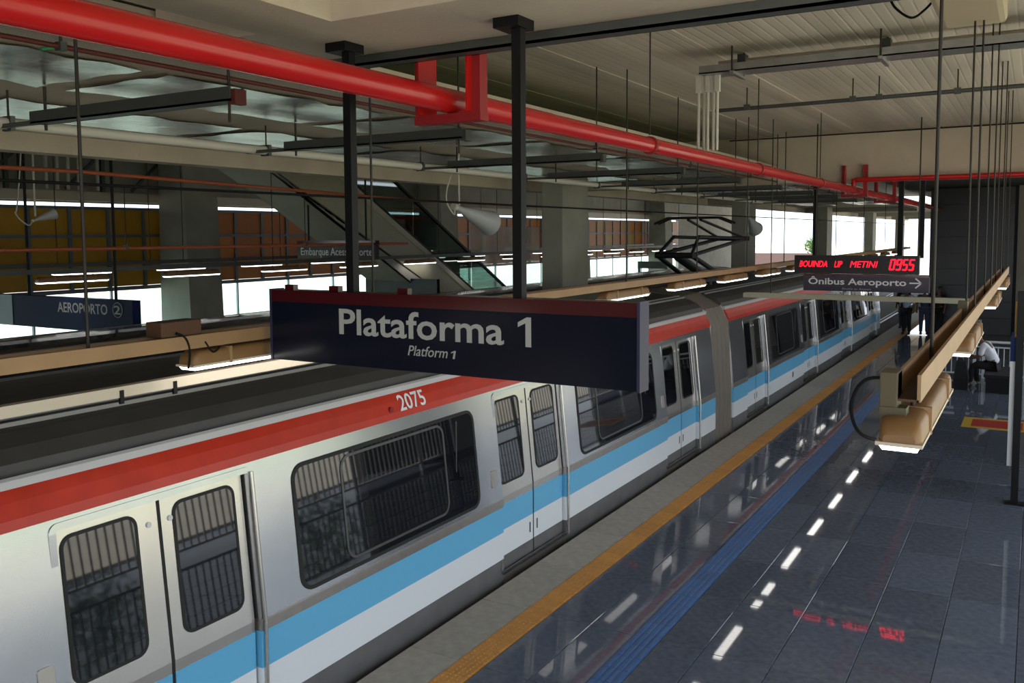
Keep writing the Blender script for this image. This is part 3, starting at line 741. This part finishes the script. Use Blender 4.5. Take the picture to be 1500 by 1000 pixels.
# cross tray between the two rows
t = thing('cross_tray', 'grey suspended tray spanning across the platform below the bus sign', 'cable tray', (-4.3, 15.1, 2.6))
MB().box(0, 3.62, -.05, .05, 0, .012).build('tray_floor', 'galv', t)
for s in (-1, 1): MB().box(0, 3.62, s*.05-.006, s*.05+.006, 0, .08).build('tray_side', 'escalator_side', t)
for x in (.45, 3.4): MB().tube([(x, 0, 0), (x, 0, 2.98)], .009, 6).build('hanger_rod', 'rod', t)

# ------------------------------------------------------------------ signs
t = thing('platform_sign', 'large dark blue hanging sign reading Plataforma 1', 'sign', (0, 0, 0))
SY = 3.86
def fit(px0, py0, px1, py1, Y):     # photo corners (left,top)-(right,bottom) -> x0,x1,z0,z1
    a = at(px0, py1, Y=Y); b_ = at(px1, py0, Y=Y); return a.x, b_.x, a.z, b_.z
MB().box(-3.965, -1.60, SY, SY+.1, 2.955, 3.305).build('sign_box', 'sign_navy', t)
MB().box(-3.965, -1.60, SY-.003, SY+.103, 3.305, 3.375).build('top_band', 'sign_red', t)
MB().box(-1.60, -1.585, SY-.006, SY+.106, 2.95, 3.38).build('end_cap', 'sign_edge', t)
MB().box(-3.98, -3.965, SY-.006, SY+.106, 2.95, 3.38).build('end_cap', 'sign_edge', t)
def numeral(name, x0, x1, z0, z1, y, parent, m='sign_text', sl=0.):
    w_ = (x1-x0); st = w_*.42; f_ = lambda x, z: (x+(z-z0)*sl, y-.002, z)
    P_ = [(x1-st, z0), (x1, z0), (x1, z1), (x1-st*.8, z1), (x0, z1-(z1-z0)*.18), (x0, z1-(z1-z0)*.34), (x1-st, z1-(z1-z0)*.20)]
    n = len(P_); vs = [f_(*p) for p in P_]+[(f_(*p)[0], y, p[1]) for p in P_]
    MB().add(vs, [tuple(range(n)), tuple(range(n, 2*n))]+[(i, (i+1) % n, (i+1) % n+n, i+n) for i in range(n)]).build(name, m, parent)
a, b2, c, d = fit(498, 463, 738, 521, SY)
text('Plataforma', 'lettering', 'sign_text', t, a, b2, 3.132, 3.282, SY, bold=.016)
a, b2, c, d = fit(759, 474, 778, 521, SY); numeral('numeral', a, b2, 3.132, 3.282, SY, t)
a, b2, c, d = fit(598, 524, 656, 542, SY)
text('Platform', 'small_lettering', 'sign_text', t, a, b2, 3.042, 3.098, SY, shear=.25, bold=.002)
a, b2, c, d = fit(660, 524, 666, 542, SY); numeral('small_numeral', a, b2, 3.042, 3.085, SY, t, sl=.2)
for x in (-3.37, -2.265):
    MB().box(x-.026, x+.026, SY+.024, SY+.076, 3.375, 4.75).build('pole', 'black_steel', t)
    MB().box(x-.10, x+.045, SY-.03, SY+.13, 4.72, 4.77).build('mounting_plate', 'black_steel', t)
for x in (-3.85, -3.5, -3.0): MB().box(x-.035, x+.035, SY+.03, SY+.07, 3.375, 3.405).build('lug', 'sign_red', t)
# LED board and bus sign
t = thing('led_board', 'black LED display showing red running text and the time 0955', 'display', (0, 0, 0))
LY = 15.95
MB().box(-3.66, -1.66, LY, LY+.16, 2.99, 3.30).build('case', 'led_black', t)
for wd_, xa_, xb_ in (('BOUINDA', 1171, 1212), ('LIP', 1222, 1234), ('METINI', 1245, 1286)):
    a, b2, c, d = fit(xa_, 379, xb_, 392, LY)
    text(wd_, 'led_word', 'led', t, a, b2, 3.10, 3.205, LY, shear=.25, bold=.0)
SEG = {'0':'abcdef','9':'abcdfg','5':'acdfg'}
a, b2, c, d = fit(1302, 377, 1340, 393, LY)
b_ = MB(); wdt = (b2-a)/4
for i, ch in enumerate('0955'):
    x0 = a+i*wdt+.01; x1 = x0+wdt*.62; zb, zt = 3.07, 3.235; zm = (zb+zt)/2; q = .022
    sh = lambda z: (z-zb)*.18
    segs_ = {'a':((x0,zt),(x1,zt)),'d':((x0,zb),(x1,zb)),'g':((x0,zm),(x1,zm)),'f':((x0,zm),(x0,zt)),'e':((x0,zb),(x0,zm)),'b':((x1,zm),(x1,zt)),'c':((x1,zb),(x1,zm))}
    for s in SEG[ch]:
        (xa, za), (xb, zb_) = segs_[s]; b_.bar((xa+sh(za), LY-.004, za), (xb+sh(zb_), LY-.004, zb_), .01 if za == zb_ else q, q if za == zb_ else .01, (0,0,1) if za == zb_ else (0,1,0))
b_.build('led_time', 'led', t)
for x in (-3.35, -1.70): MB().tube([(x, LY+.2, 2.75), (x, LY+.2, 5.58)], .011, 6).build('hanger_rod', 'rod', t)
for x in (-3.35, -1.70): MB().box(x-.03, x+.03, LY+.15, LY+.215, 3.05, 3.2).build('rod_bracket', 'black_steel', t)
t = thing('bus_sign', 'purple black sign reading Ônibus Aeroporto with a right arrow, under the LED board', 'sign', (0, 0, 0))
MB().box(-3.50, -1.50, LY, LY+.13, 2.69, 2.945).build('sign_box', 'purple_sign', t)
MB().box(-3.50, -1.50, LY-.004, LY+.134, 2.945, 2.985).build('top_band', 'sign_red', t)
a, b2, c, d = fit(1184, 399, 1328, 422, LY)
text('Ônibus Aeroporto', 'lettering', 'bright_text', t, a, b2, 2.765, 2.94, LY, bold=.018)
a, b2, c, d = fit(1233, 418, 1276, 423, LY)
text('Shuttle to Airport', 'small_lettering', 'sign_text', t, a, b2, 2.705, 2.75, LY, bold=.0, shear=.2)
a, b2, c, d = fit(1332, 406, 1350, 424, LY); zc = 2.85
b_ = MB(); b_.bar((a, LY-.004, zc), (b2, LY-.004, zc), .01, .022)
for s in (-1, 1): b_.bar((b2-.09, LY-.004, zc+s*.08), (b2, LY-.004, zc), .01, .022)
b_.build('arrow', 'bright_text', t)
for x in (-3.35, -1.70): MB().box(x-.03, x+.03, LY+.125, LY+.19, 2.75, 2.9).build('rod_bracket', 'black_steel', t)
for px_, py_, kw, zt, lb in ((1193, 375, dict(X=-4.6), 4.8, 'black pole hanging from the low ceiling left of the LED board'), (1318, 378, dict(Y=18.7), 5.3, 'black pole hanging behind the LED board beyond the far wall'), (1349, 378, dict(Y=18.7), 5.3, 'thin black pole hanging at the right end of the LED board')):
    p = at(px_, py_, **kw); t = thing('hanging_pole', lb, 'pole', p); q = zt-p.z
    MB().box(-.045, .045, -.045, .045, 0, q-.02).build('shaft', 'black_steel', t); MB().box(-.1, .1, -.1, .1, q-.02, q).build('mounting_plate', 'black_steel', t)
# opposite platform signs
t = thing('station_sign', 'dark blue sign reading AEROPORTO 2 over the opposite platform', 'sign', (0, 0, 0))
MB().box(-17.6, -12.3, 9, 9.15, 2.14, 2.68).build('sign_box', 'blue_paint', t)
MB().prism_x([(8.99,2.14),(8.995,2.14),(8.995,2.68),(8.99,2.68)], -17.6, -15.6).build('swoosh_panel', 'stud', t)
a, b2, c, d = fit(85, 447, 157, 463, 9); text('AEROPORTO', 'lettering', 'sign_text', t, a, b2, 2.43, 2.60, 9, bold=.012)
a, b2, c, d = fit(167, 447, 176, 460, 9); text('2', 'line_number', 'sign_text', t, a, b2, 2.45, 2.59, 9, bold=.012)
p = at(171, 454, Y=8.98)
MB().tube([(p.x+.12*math.cos(q*.3142), 8.995, 2.52+.12*math.sin(q*.3142)) for q in range(21)], .008, 5).build('number_ring', 'sign_text', t)
for x in (-15.2, -12.8): MB().tube([(x, 9.07, 2.68), (x, 9.07, 6.6)], .025, 8).build('pole', 'black_steel', t)
t = thing('exit_sign', 'dark sign reading Embarque Acesso Norte below the stairs', 'sign', (0, 0, 0))
p = at(436, 378, Y=15); q = at(550, 361, Y=15)
MB().box(p.x, q.x, 15, 15.12, p.z, q.z+.05).build('sign_box', 'led_black', t)
MB().box(p.x, q.x, 14.99, 15.13, q.z+.05, q.z+.13).build('top_band', 'sign_red', t)
a, b2, c, d = fit(441, 363, 545, 377, 15); text('Embarque Acesso Norte', 'lettering', 'bright_text', t, a, b2, c, d, 15, bold=.01)
for x in (p.x+.3, q.x-.3): MB().tube([(x, 15.06, q.z+.1), (x, 15.06, 6.6)], .02, 8).build('pole', 'black_steel', t)
t = thing('direction_sign', 'unlit dark sign on posts in front of the bright windows', 'sign', (0, 0, 0))
p = at(536, 433, Y=18.5); q = at(640, 409, Y=18.5)
MB().box(p.x, q.x, 18.5, 18.62, p.z+.05, q.z).build('sign_box', 'sign_navy', t)
for x in (p.x+.5, q.x-.35): MB().box(x-.04, x+.04, 18.52, 18.6, 0, p.z+.05).build('post', 'channel', t)
t = thing('direction_sign', 'small dark sign frame before the far windows', 'sign', (0, 0, 0))
p = at(934, 404, Y=38); q = at(977, 383, Y=38)
MB().box(p.x, q.x, 38, 38.12, q.z-.32, q.z).build('sign_box', 'channel', t)
for x in (p.x+.05, q.x-.05): MB().box(x-.05, x+.05, 38.02, 38.1, 0, q.z-.3).build('post', 'channel', t)

# ------------------------------------------------------------------ escalator on the opposite platform
E0 = Vector((-14, 17.4, 4.24)); SL = -.548          # top line of the near cladding: z falls with y
def ez(y): return E0.z+(y-E0.y)*SL
t = thing('escalator', 'cream sided escalator with glass balustrade coming down to the opposite platform', 'escalator', (0, 0, 0))
Y0, Y1 = 13.2, 24.2
def para(b_, x0, x1, ya, yb, lo, hi): b_.prism_x([(ya, max(ez(ya)+lo, 0)), (yb, max(ez(yb)+lo, 0)), (yb, ez(yb)+hi), (ya, ez(ya)+hi)], x0, x1); return b_
for x in (-14.06, -15.4):
    para(MB(), x, x+.06, Y0, Y1, -1.15, -.08).build('side_cladding', 'escalator_side', t)
    para(MB(), x-.02, x+.08, Y0, Y1, -.10, .06).build('stringer', 'plaster', t)
    for k in range(4):
        ya = Y0+2.75*k; para(MB(), x+.02, x+.035, ya+.02, ya+2.73, .06, 1.05).build('glass_panel', 'stair_glass', t)
    para(MB(), x, x+.06, Y0, Y1, .06, .14).build('skirt_rail', 'black_steel', t)
    para(MB(), x-.01, x+.07, Y0, Y1, 1.05, 1.12).build('handrail', 'black_steel', t)
para(MB(), -15.4, -14.0, Y0, Y1, -1.25, -1.15).build('soffit', 'grey_concrete', t)
b_ = MB(); y = Y0
while y < Y1: b_.box(-15.34, -14.06, y, y+.4, ez(y)-.35, ez(y)-.13); y += .4
b_.build('steps', 'channel', t, kind='stuff')
# plastic dust sheet draped beyond it
nx, ny = 10, 10; vs = []; fs = []; rg = random.Random(3)
for j in range(ny+1):
    for i in range(nx+1):
        px_ = 690+100*i/nx; ytop = 312+(40*i/nx if i < 5 else 20+0*i); ybot = 440
        py_ = ytop+(ybot-ytop)*j/ny
        p = at(px_, py_, Y=25.2+.2*math.sin(i*1.7)+.12*rg.random()); vs.append(p)
for j in range(ny):
    for i in range(nx): a = j*(nx+1)+i; fs.append((a, a+1, a+nx+2, a+nx+1))
MB().add(vs, fs, True).build('dust_sheet', 'plastic_sheet', label='translucent plastic sheet draped beside the escalator', cat='sheet')

# ------------------------------------------------------------------ horn loudspeakers / reflectors hung on cables
def horn(tip, mouth, r, zt, label):
    tip = Vector(tip); mouth = Vector(mouth); t = thing('hanging_horn', label, 'loudspeaker', tip)
    d = mouth-tip
    pts = [tip+d*k for k in (-.18, 0, .12, .3, .6, .85, 1)]; rr = [r*.22, r*.26, r*.30, r*.5, r*.72, r*.9, r*1.1]
    MB().tube([p_-tip for p_ in pts], rr, 20, caps=False).build('bell', 'grey_plastic', t)
    MB().tube([p_-tip for p_ in (tip-d*.18, tip-d*.10)], r*.3, 14).build('driver', 'white_conduit', t)
    MB().tube([Vector((0,0,.05)), Vector((.0,0,zt-tip.z))], .014, 6).build('hanger_rod', 'white_conduit', t)
    MB().tube(smooth([Vector((0,0,zt-tip.z-.05)), Vector((0,-.25,.35)), Vector((0,-.3,.1)), Vector((0,-.12,-.08)), -d*.15]), .01, 6).build('cable', 'white_conduit', t)
horn((-6.9, 10.25, 4.05), (-6.9, 11.05, 3.86), .17, 4.8, 'pale horn loudspeaker hanging above the escalator end')
horn((-6.9, 24.6, 4.1), (-6.9, 25.25, 3.8), .2, 4.8, 'pale horn loudspeaker hanging by the second column')
p = at(52, 322, X=-13)
horn(p, p+Vector((0, .3, .1)), .08, 6.6, 'small clear horn loudspeaker in front of the mustard panels')

# ------------------------------------------------------------------ right side of the platform
t = thing('guard_railing', 'white steel guard railing in front of the dark clad shaft', 'railing', (-2.05, 25.1, 0))
MB().tube([(0,0,.93),(2.6,0,.93)], .032, 8).build('top_rail', 'white_paint', t)
MB().tube([(0,0,.80),(2.6,0,.80)], .02, 8).build('mid_rail', 'white_paint', t)
MB().tube([(0,0,.10),(2.6,0,.10)], .025, 8).build('bottom_rail', 'white_paint', t)
for x in (0, .78, .98, 1.9, 2.6): MB().box(x-.035, x+.035, -.03, .03, 0, .93).build('post', 'white_paint', t)
bal = MB().tube([(0,0,.1),(0,0,.80)], .012, 6).mesh('baluster'); bal.materials.append(MATS['white_paint'])
for k in range(19): link('baluster', bal, None, t, loc=(.13*k+.13, 0, 0))
# railing at the open side, mirrored in the train windows
t = thing('guard_railing', 'white railing along the open lawn side of the platform', 'railing', (1.7, 0, 0))
for z, r in ((1.1, .03), (.15, .025)): MB().tube([(0,-6,z),(0,27,z)], r, 8).build('rail', 'white_paint', t)
for k in range(16): MB().box(-.03, .03, -6+2.1*k-.03, -6+2.1*k+.03, 0, 1.1).build('post', 'white_paint', t)
bal2 = MB().box(-.012, .012, -.012, .012, .15, 1.1).mesh('baluster'); bal2.materials.append(MATS['white_paint'])
for k in range(235): link('baluster', bal2, None, t, loc=(0, -5.9+.139*k, 0))
for k, y in enumerate((-6, 4.6)):
    MB().box(3.0, 3.4, y, y+.5, 0, 6.6).build('concrete_column', 'grey_concrete', label='square concrete column at the open side, %s' % ('rear one', 'middle one')[k], cat='column', kind='structure')
MB().box(3.05, 3.4, -10, 15.2, 5.0, 6.6).build('concrete_beam', 'concrete', label='concrete edge beam over the open lawn side', cat='beam', kind='structure')
# totem
t = thing('totem_sign', 'white information panel with blue head on a black post', 'sign', (-.2, 13.65, 0))
MB().box(.0, .09, -.05, .05, .02, 2.9).build('post', 'black_steel', t)
MB().box(-.07, .16, -.09, .09, 0, .02).build('base_plate', 'black_steel', t)
MB().box(-.06, .0, -.02, .75, .52, 1.95).build('panel', 'white_paint', t)
MB().box(-.065, .005, -.025, .76, 1.95, 2.27).build('header', 'blue_paint', t)
MB().box(-.02, .005, .1, .5, 2.27, 2.62).build('upper_panel', 'red_paint', t)
MB().box(-.02, .006, .06, .095, 2.27, 2.75).build('upper_edge', 'mustard', t)
# floor marking
fmk = MB().box(-1.14, -.02, 18.66, 19.7, 0, .003).build('floor_marking', 'yellow_paint', label='red rectangle with yellow border painted on the floor', cat='marking')
MB().box(-.98, -.12, 18.82, 19.54, .003, .005).build('red_field', 'red_paint', fmk)

# ------------------------------------------------------------------ people
def skin(name, m, verts, edges, radii, parent):
    me = bpy.data.meshes.new(name); me.from_pydata(verts, edges, []); o = bpy.data.objects.new(name, me); col.objects.link(o)
    sk = o.modifiers.new('s', 'SKIN'); sk.use_smooth_shade = True
    sb = o.modifiers.new('b', 'SUBSURF'); sb.levels = 1; sb.render_levels = 1
    for i, r in enumerate(radii):
        d = me.skin_vertices[0].data[i]; d.radius = r if isinstance(r, tuple) else (r, r); d.use_root = (i == 0)
    dg = bpy.context.evaluated_depsgraph_get(); nm = bpy.data.meshes.new_from_object(o.evaluated_get(dg)); nm.name = name
    bpy.data.objects.remove(o); bpy.data.meshes.remove(me)
    nm.materials.clear(); nm.materials.append(MATS[m])
    return link(name, nm, None, parent)
def person(loc, rz, pose, label, top, bottom, shoe='cloth_black', scale=1.):
    t = thing('person', label, 'person', loc, rz); t.scale = (scale,)*3
    J = dict(pelvis=(0,0,.95), waist=(0,0,1.08), chest=(0,0,1.30), neck=(0,.0,1.46), head0=(0,.01,1.54), head1=(0,.02,1.64), head2=(0,.01,1.72),
        shL=(-.18,0,1.40), elL=(-.24,-.02,1.12), wrL=(-.25,.07,.88), haL=(-.25,.10,.79), shR=(.18,0,1.40), elR=(.24,-.02,1.12), wrR=(.25,.07,.88), haR=(.25,.10,.79),
        hiL=(-.09,0,.90), knL=(-.10,.02,.50), anL=(-.10,-.02,.09), toL=(-.11,.13,.04), hiR=(.09,0,.90), knR=(.10,.02,.50), anR=(.10,-.02,.09), toR=(.11,.13,.04))
    J.update(pose)
    K = list(J); I = {k: i for i, k in enumerate(K)}
    Rr = dict(pelvis=.13, waist=.115, chest=(.15,.115), neck=.05, head0=.062, head1=.088, head2=.07, hiL=.085, hiR=.085, knL=.055, knR=.055, anL=.038, anR=.038, toL=.035, toR=.035,
        shL=.055, shR=.055, elL=.042, elR=.042, wrL=.03, wrR=.03, haL=.035, haR=.035)
    E_ = [('pelvis','waist'),('waist','chest'),('chest','neck'),('neck','head0'),('head0','head1'),('head1','head2')]
    for s in 'LR': E_ += [('chest','sh'+s),('sh'+s,'el'+s),('el'+s,'wr'+s),('wr'+s,'ha'+s),('pelvis','hi'+s),('hi'+s,'kn'+s),('kn'+s,'an'+s),('an'+s,'to'+s)]
    skin('body', 'skin', [J[k] for k in K], [(I[a], I[b_]) for a, b_ in E_], [Rr[k] for k in K], t)
    def sub(name, m, keys, eds, extra):
        ii = {k: i for i, k in enumerate(keys)}
        rr = [(Rr[k][0]+extra, Rr[k][1]+extra) if isinstance(Rr[k], tuple) else Rr[k]+extra for k in keys]
        skin(name, m, [J[k] for k in keys], [(ii[a], ii[b_]) for a, b_ in eds], rr, t)
    sub('shirt', top, ['chest','waist','pelvis','shL','elL','shR','elR'], [('chest','waist'),('waist','pelvis'),('chest','shL'),('shL','elL'),('chest','shR'),('shR','elR')], .022)
    sub('trousers', bottom, ['pelvis','hiL','knL','anL','hiR','knR','anR'], [('pelvis','hiL'),('hiL','knL'),('knL','anL'),('pelvis','hiR'),('hiR','knR'),('knR','anR')], .022)
    for s in 'LR': sub('shoe', shoe, ['an'+s,'to'+s], [('an'+s,'to'+s)], .014)
    h1 = Vector(J['head1']); h2 = Vector(J['head2']); nrm = (h1-Vector(J['neck'])).normalized()
    skin('hair', 'hair', [h1+Vector((0,-.02,.03)), h2+nrm*.02], [(0,1)], [.093, .075], t)
    # face: nose and ears as small shaped pieces
    b_ = MB(); b_.add([h1+Vector((-.012,.085,-.02)), h1+Vector((.012,.085,-.02)), h1+Vector((0,.115,-.025)), h1+Vector((0,.085,.03))], [(0,1,2),(1,3,2),(3,0,2),(0,3,1)]); b_.build('nose', 'skin', t)
    return t
gp = 'people waiting at the far end of the platform'
P0 = [((-3.95,34.5,0), 2.9, 'standing person in a pale shirt and dark trousers, seen from behind by the shaft', 'shirt_blue', 'cloth_black'),
      ((-3.4,34.75,0), 3.3, 'standing person in dark blue clothes beside the pale shirted person', 'jeans', 'jeans'),
      ((-2.95,35.05,0), 2.6, 'standing person in black with a light bottle, right of the group', 'cloth_black', 'cloth_black'),
      ((-4.3,36.6,0), .4, 'standing person in a dark jacket at the left of the waiting group', 'cloth_black', 'jeans')]
for lc, rz, lb, a, b2 in P0:
    q = person(lc, rz, {}, lb, a, b2); q['group'] = gp
sit = dict(pelvis=(0,-.02,.53), waist=(0,.03,.68), chest=(0,.16,.90), neck=(0,.26,1.03), head0=(0,.31,1.09), head1=(0,.35,1.16), head2=(0,.36,1.24),
    shL=(-.18,.19,.98), elL=(-.24,.24,.72), wrL=(-.16,.44,.66), haL=(-.10,.50,.70), shR=(.18,.19,.98), elR=(.24,.24,.72), wrR=(.16,.44,.66), haR=(.10,.50,.70),
    hiL=(-.09,.02,.50), knL=(-.13,.42,.50), anL=(-.12,.46,.09), toL=(-.13,.60,.045), hiR=(.09,.02,.50), knR=(.13,.44,.50), anR=(.12,.36,.09), toR=(.13,.50,.045))
sp = person((-.78, 23.65, 0), math.radians(80), sit, 'seated person in a white shirt and black trousers bending forward', 'shirt_white', 'cloth_black', 'shoe_white', 1.05)
bn = thing('bench', 'dark bench under the seated person in the white shirt', 'bench', (-.74, 23.65, 0))
MB().box(-.22, .5, -.8, .8, .36, .42).build('seat', 'cloth_black', bn)
for y in (-.7, .7): MB().box(-.18, .45, y-.03, y+.03, 0, .36).build('leg', 'black_steel', bn)
bg_ = MB().add([(-1.18,23.3,.25),(-.86,23.3,.25),(-.86,23.65,.25),(-1.18,23.65,.25),(-1.12,23.34,.66),(-.92,23.34,.66),(-.92,23.6,.66),(-1.12,23.6,.66),(-1.16,23.33,0),(-.88,23.33,0),(-.88,23.62,0),(-1.16,23.62,0)],
    [(4,5,6,7),(0,1,5,4),(1,2,6,5),(2,3,7,6),(3,0,4,7),(8,9,1,0),(9,10,2,1),(10,11,3,2),(11,8,0,3)]).build('backpack', 'cloth_black', label='black backpack on the floor before the seated person', cat='bag'); bg_.location = (-.42, -.25, 0)
MB().tube([(-1.06,23.36,.64),(-1.06,23.40,.72),(-1.0,23.5,.72),(-1.0,23.54,.64)], .012, 6).build('strap', 'cloth_black', bg_)
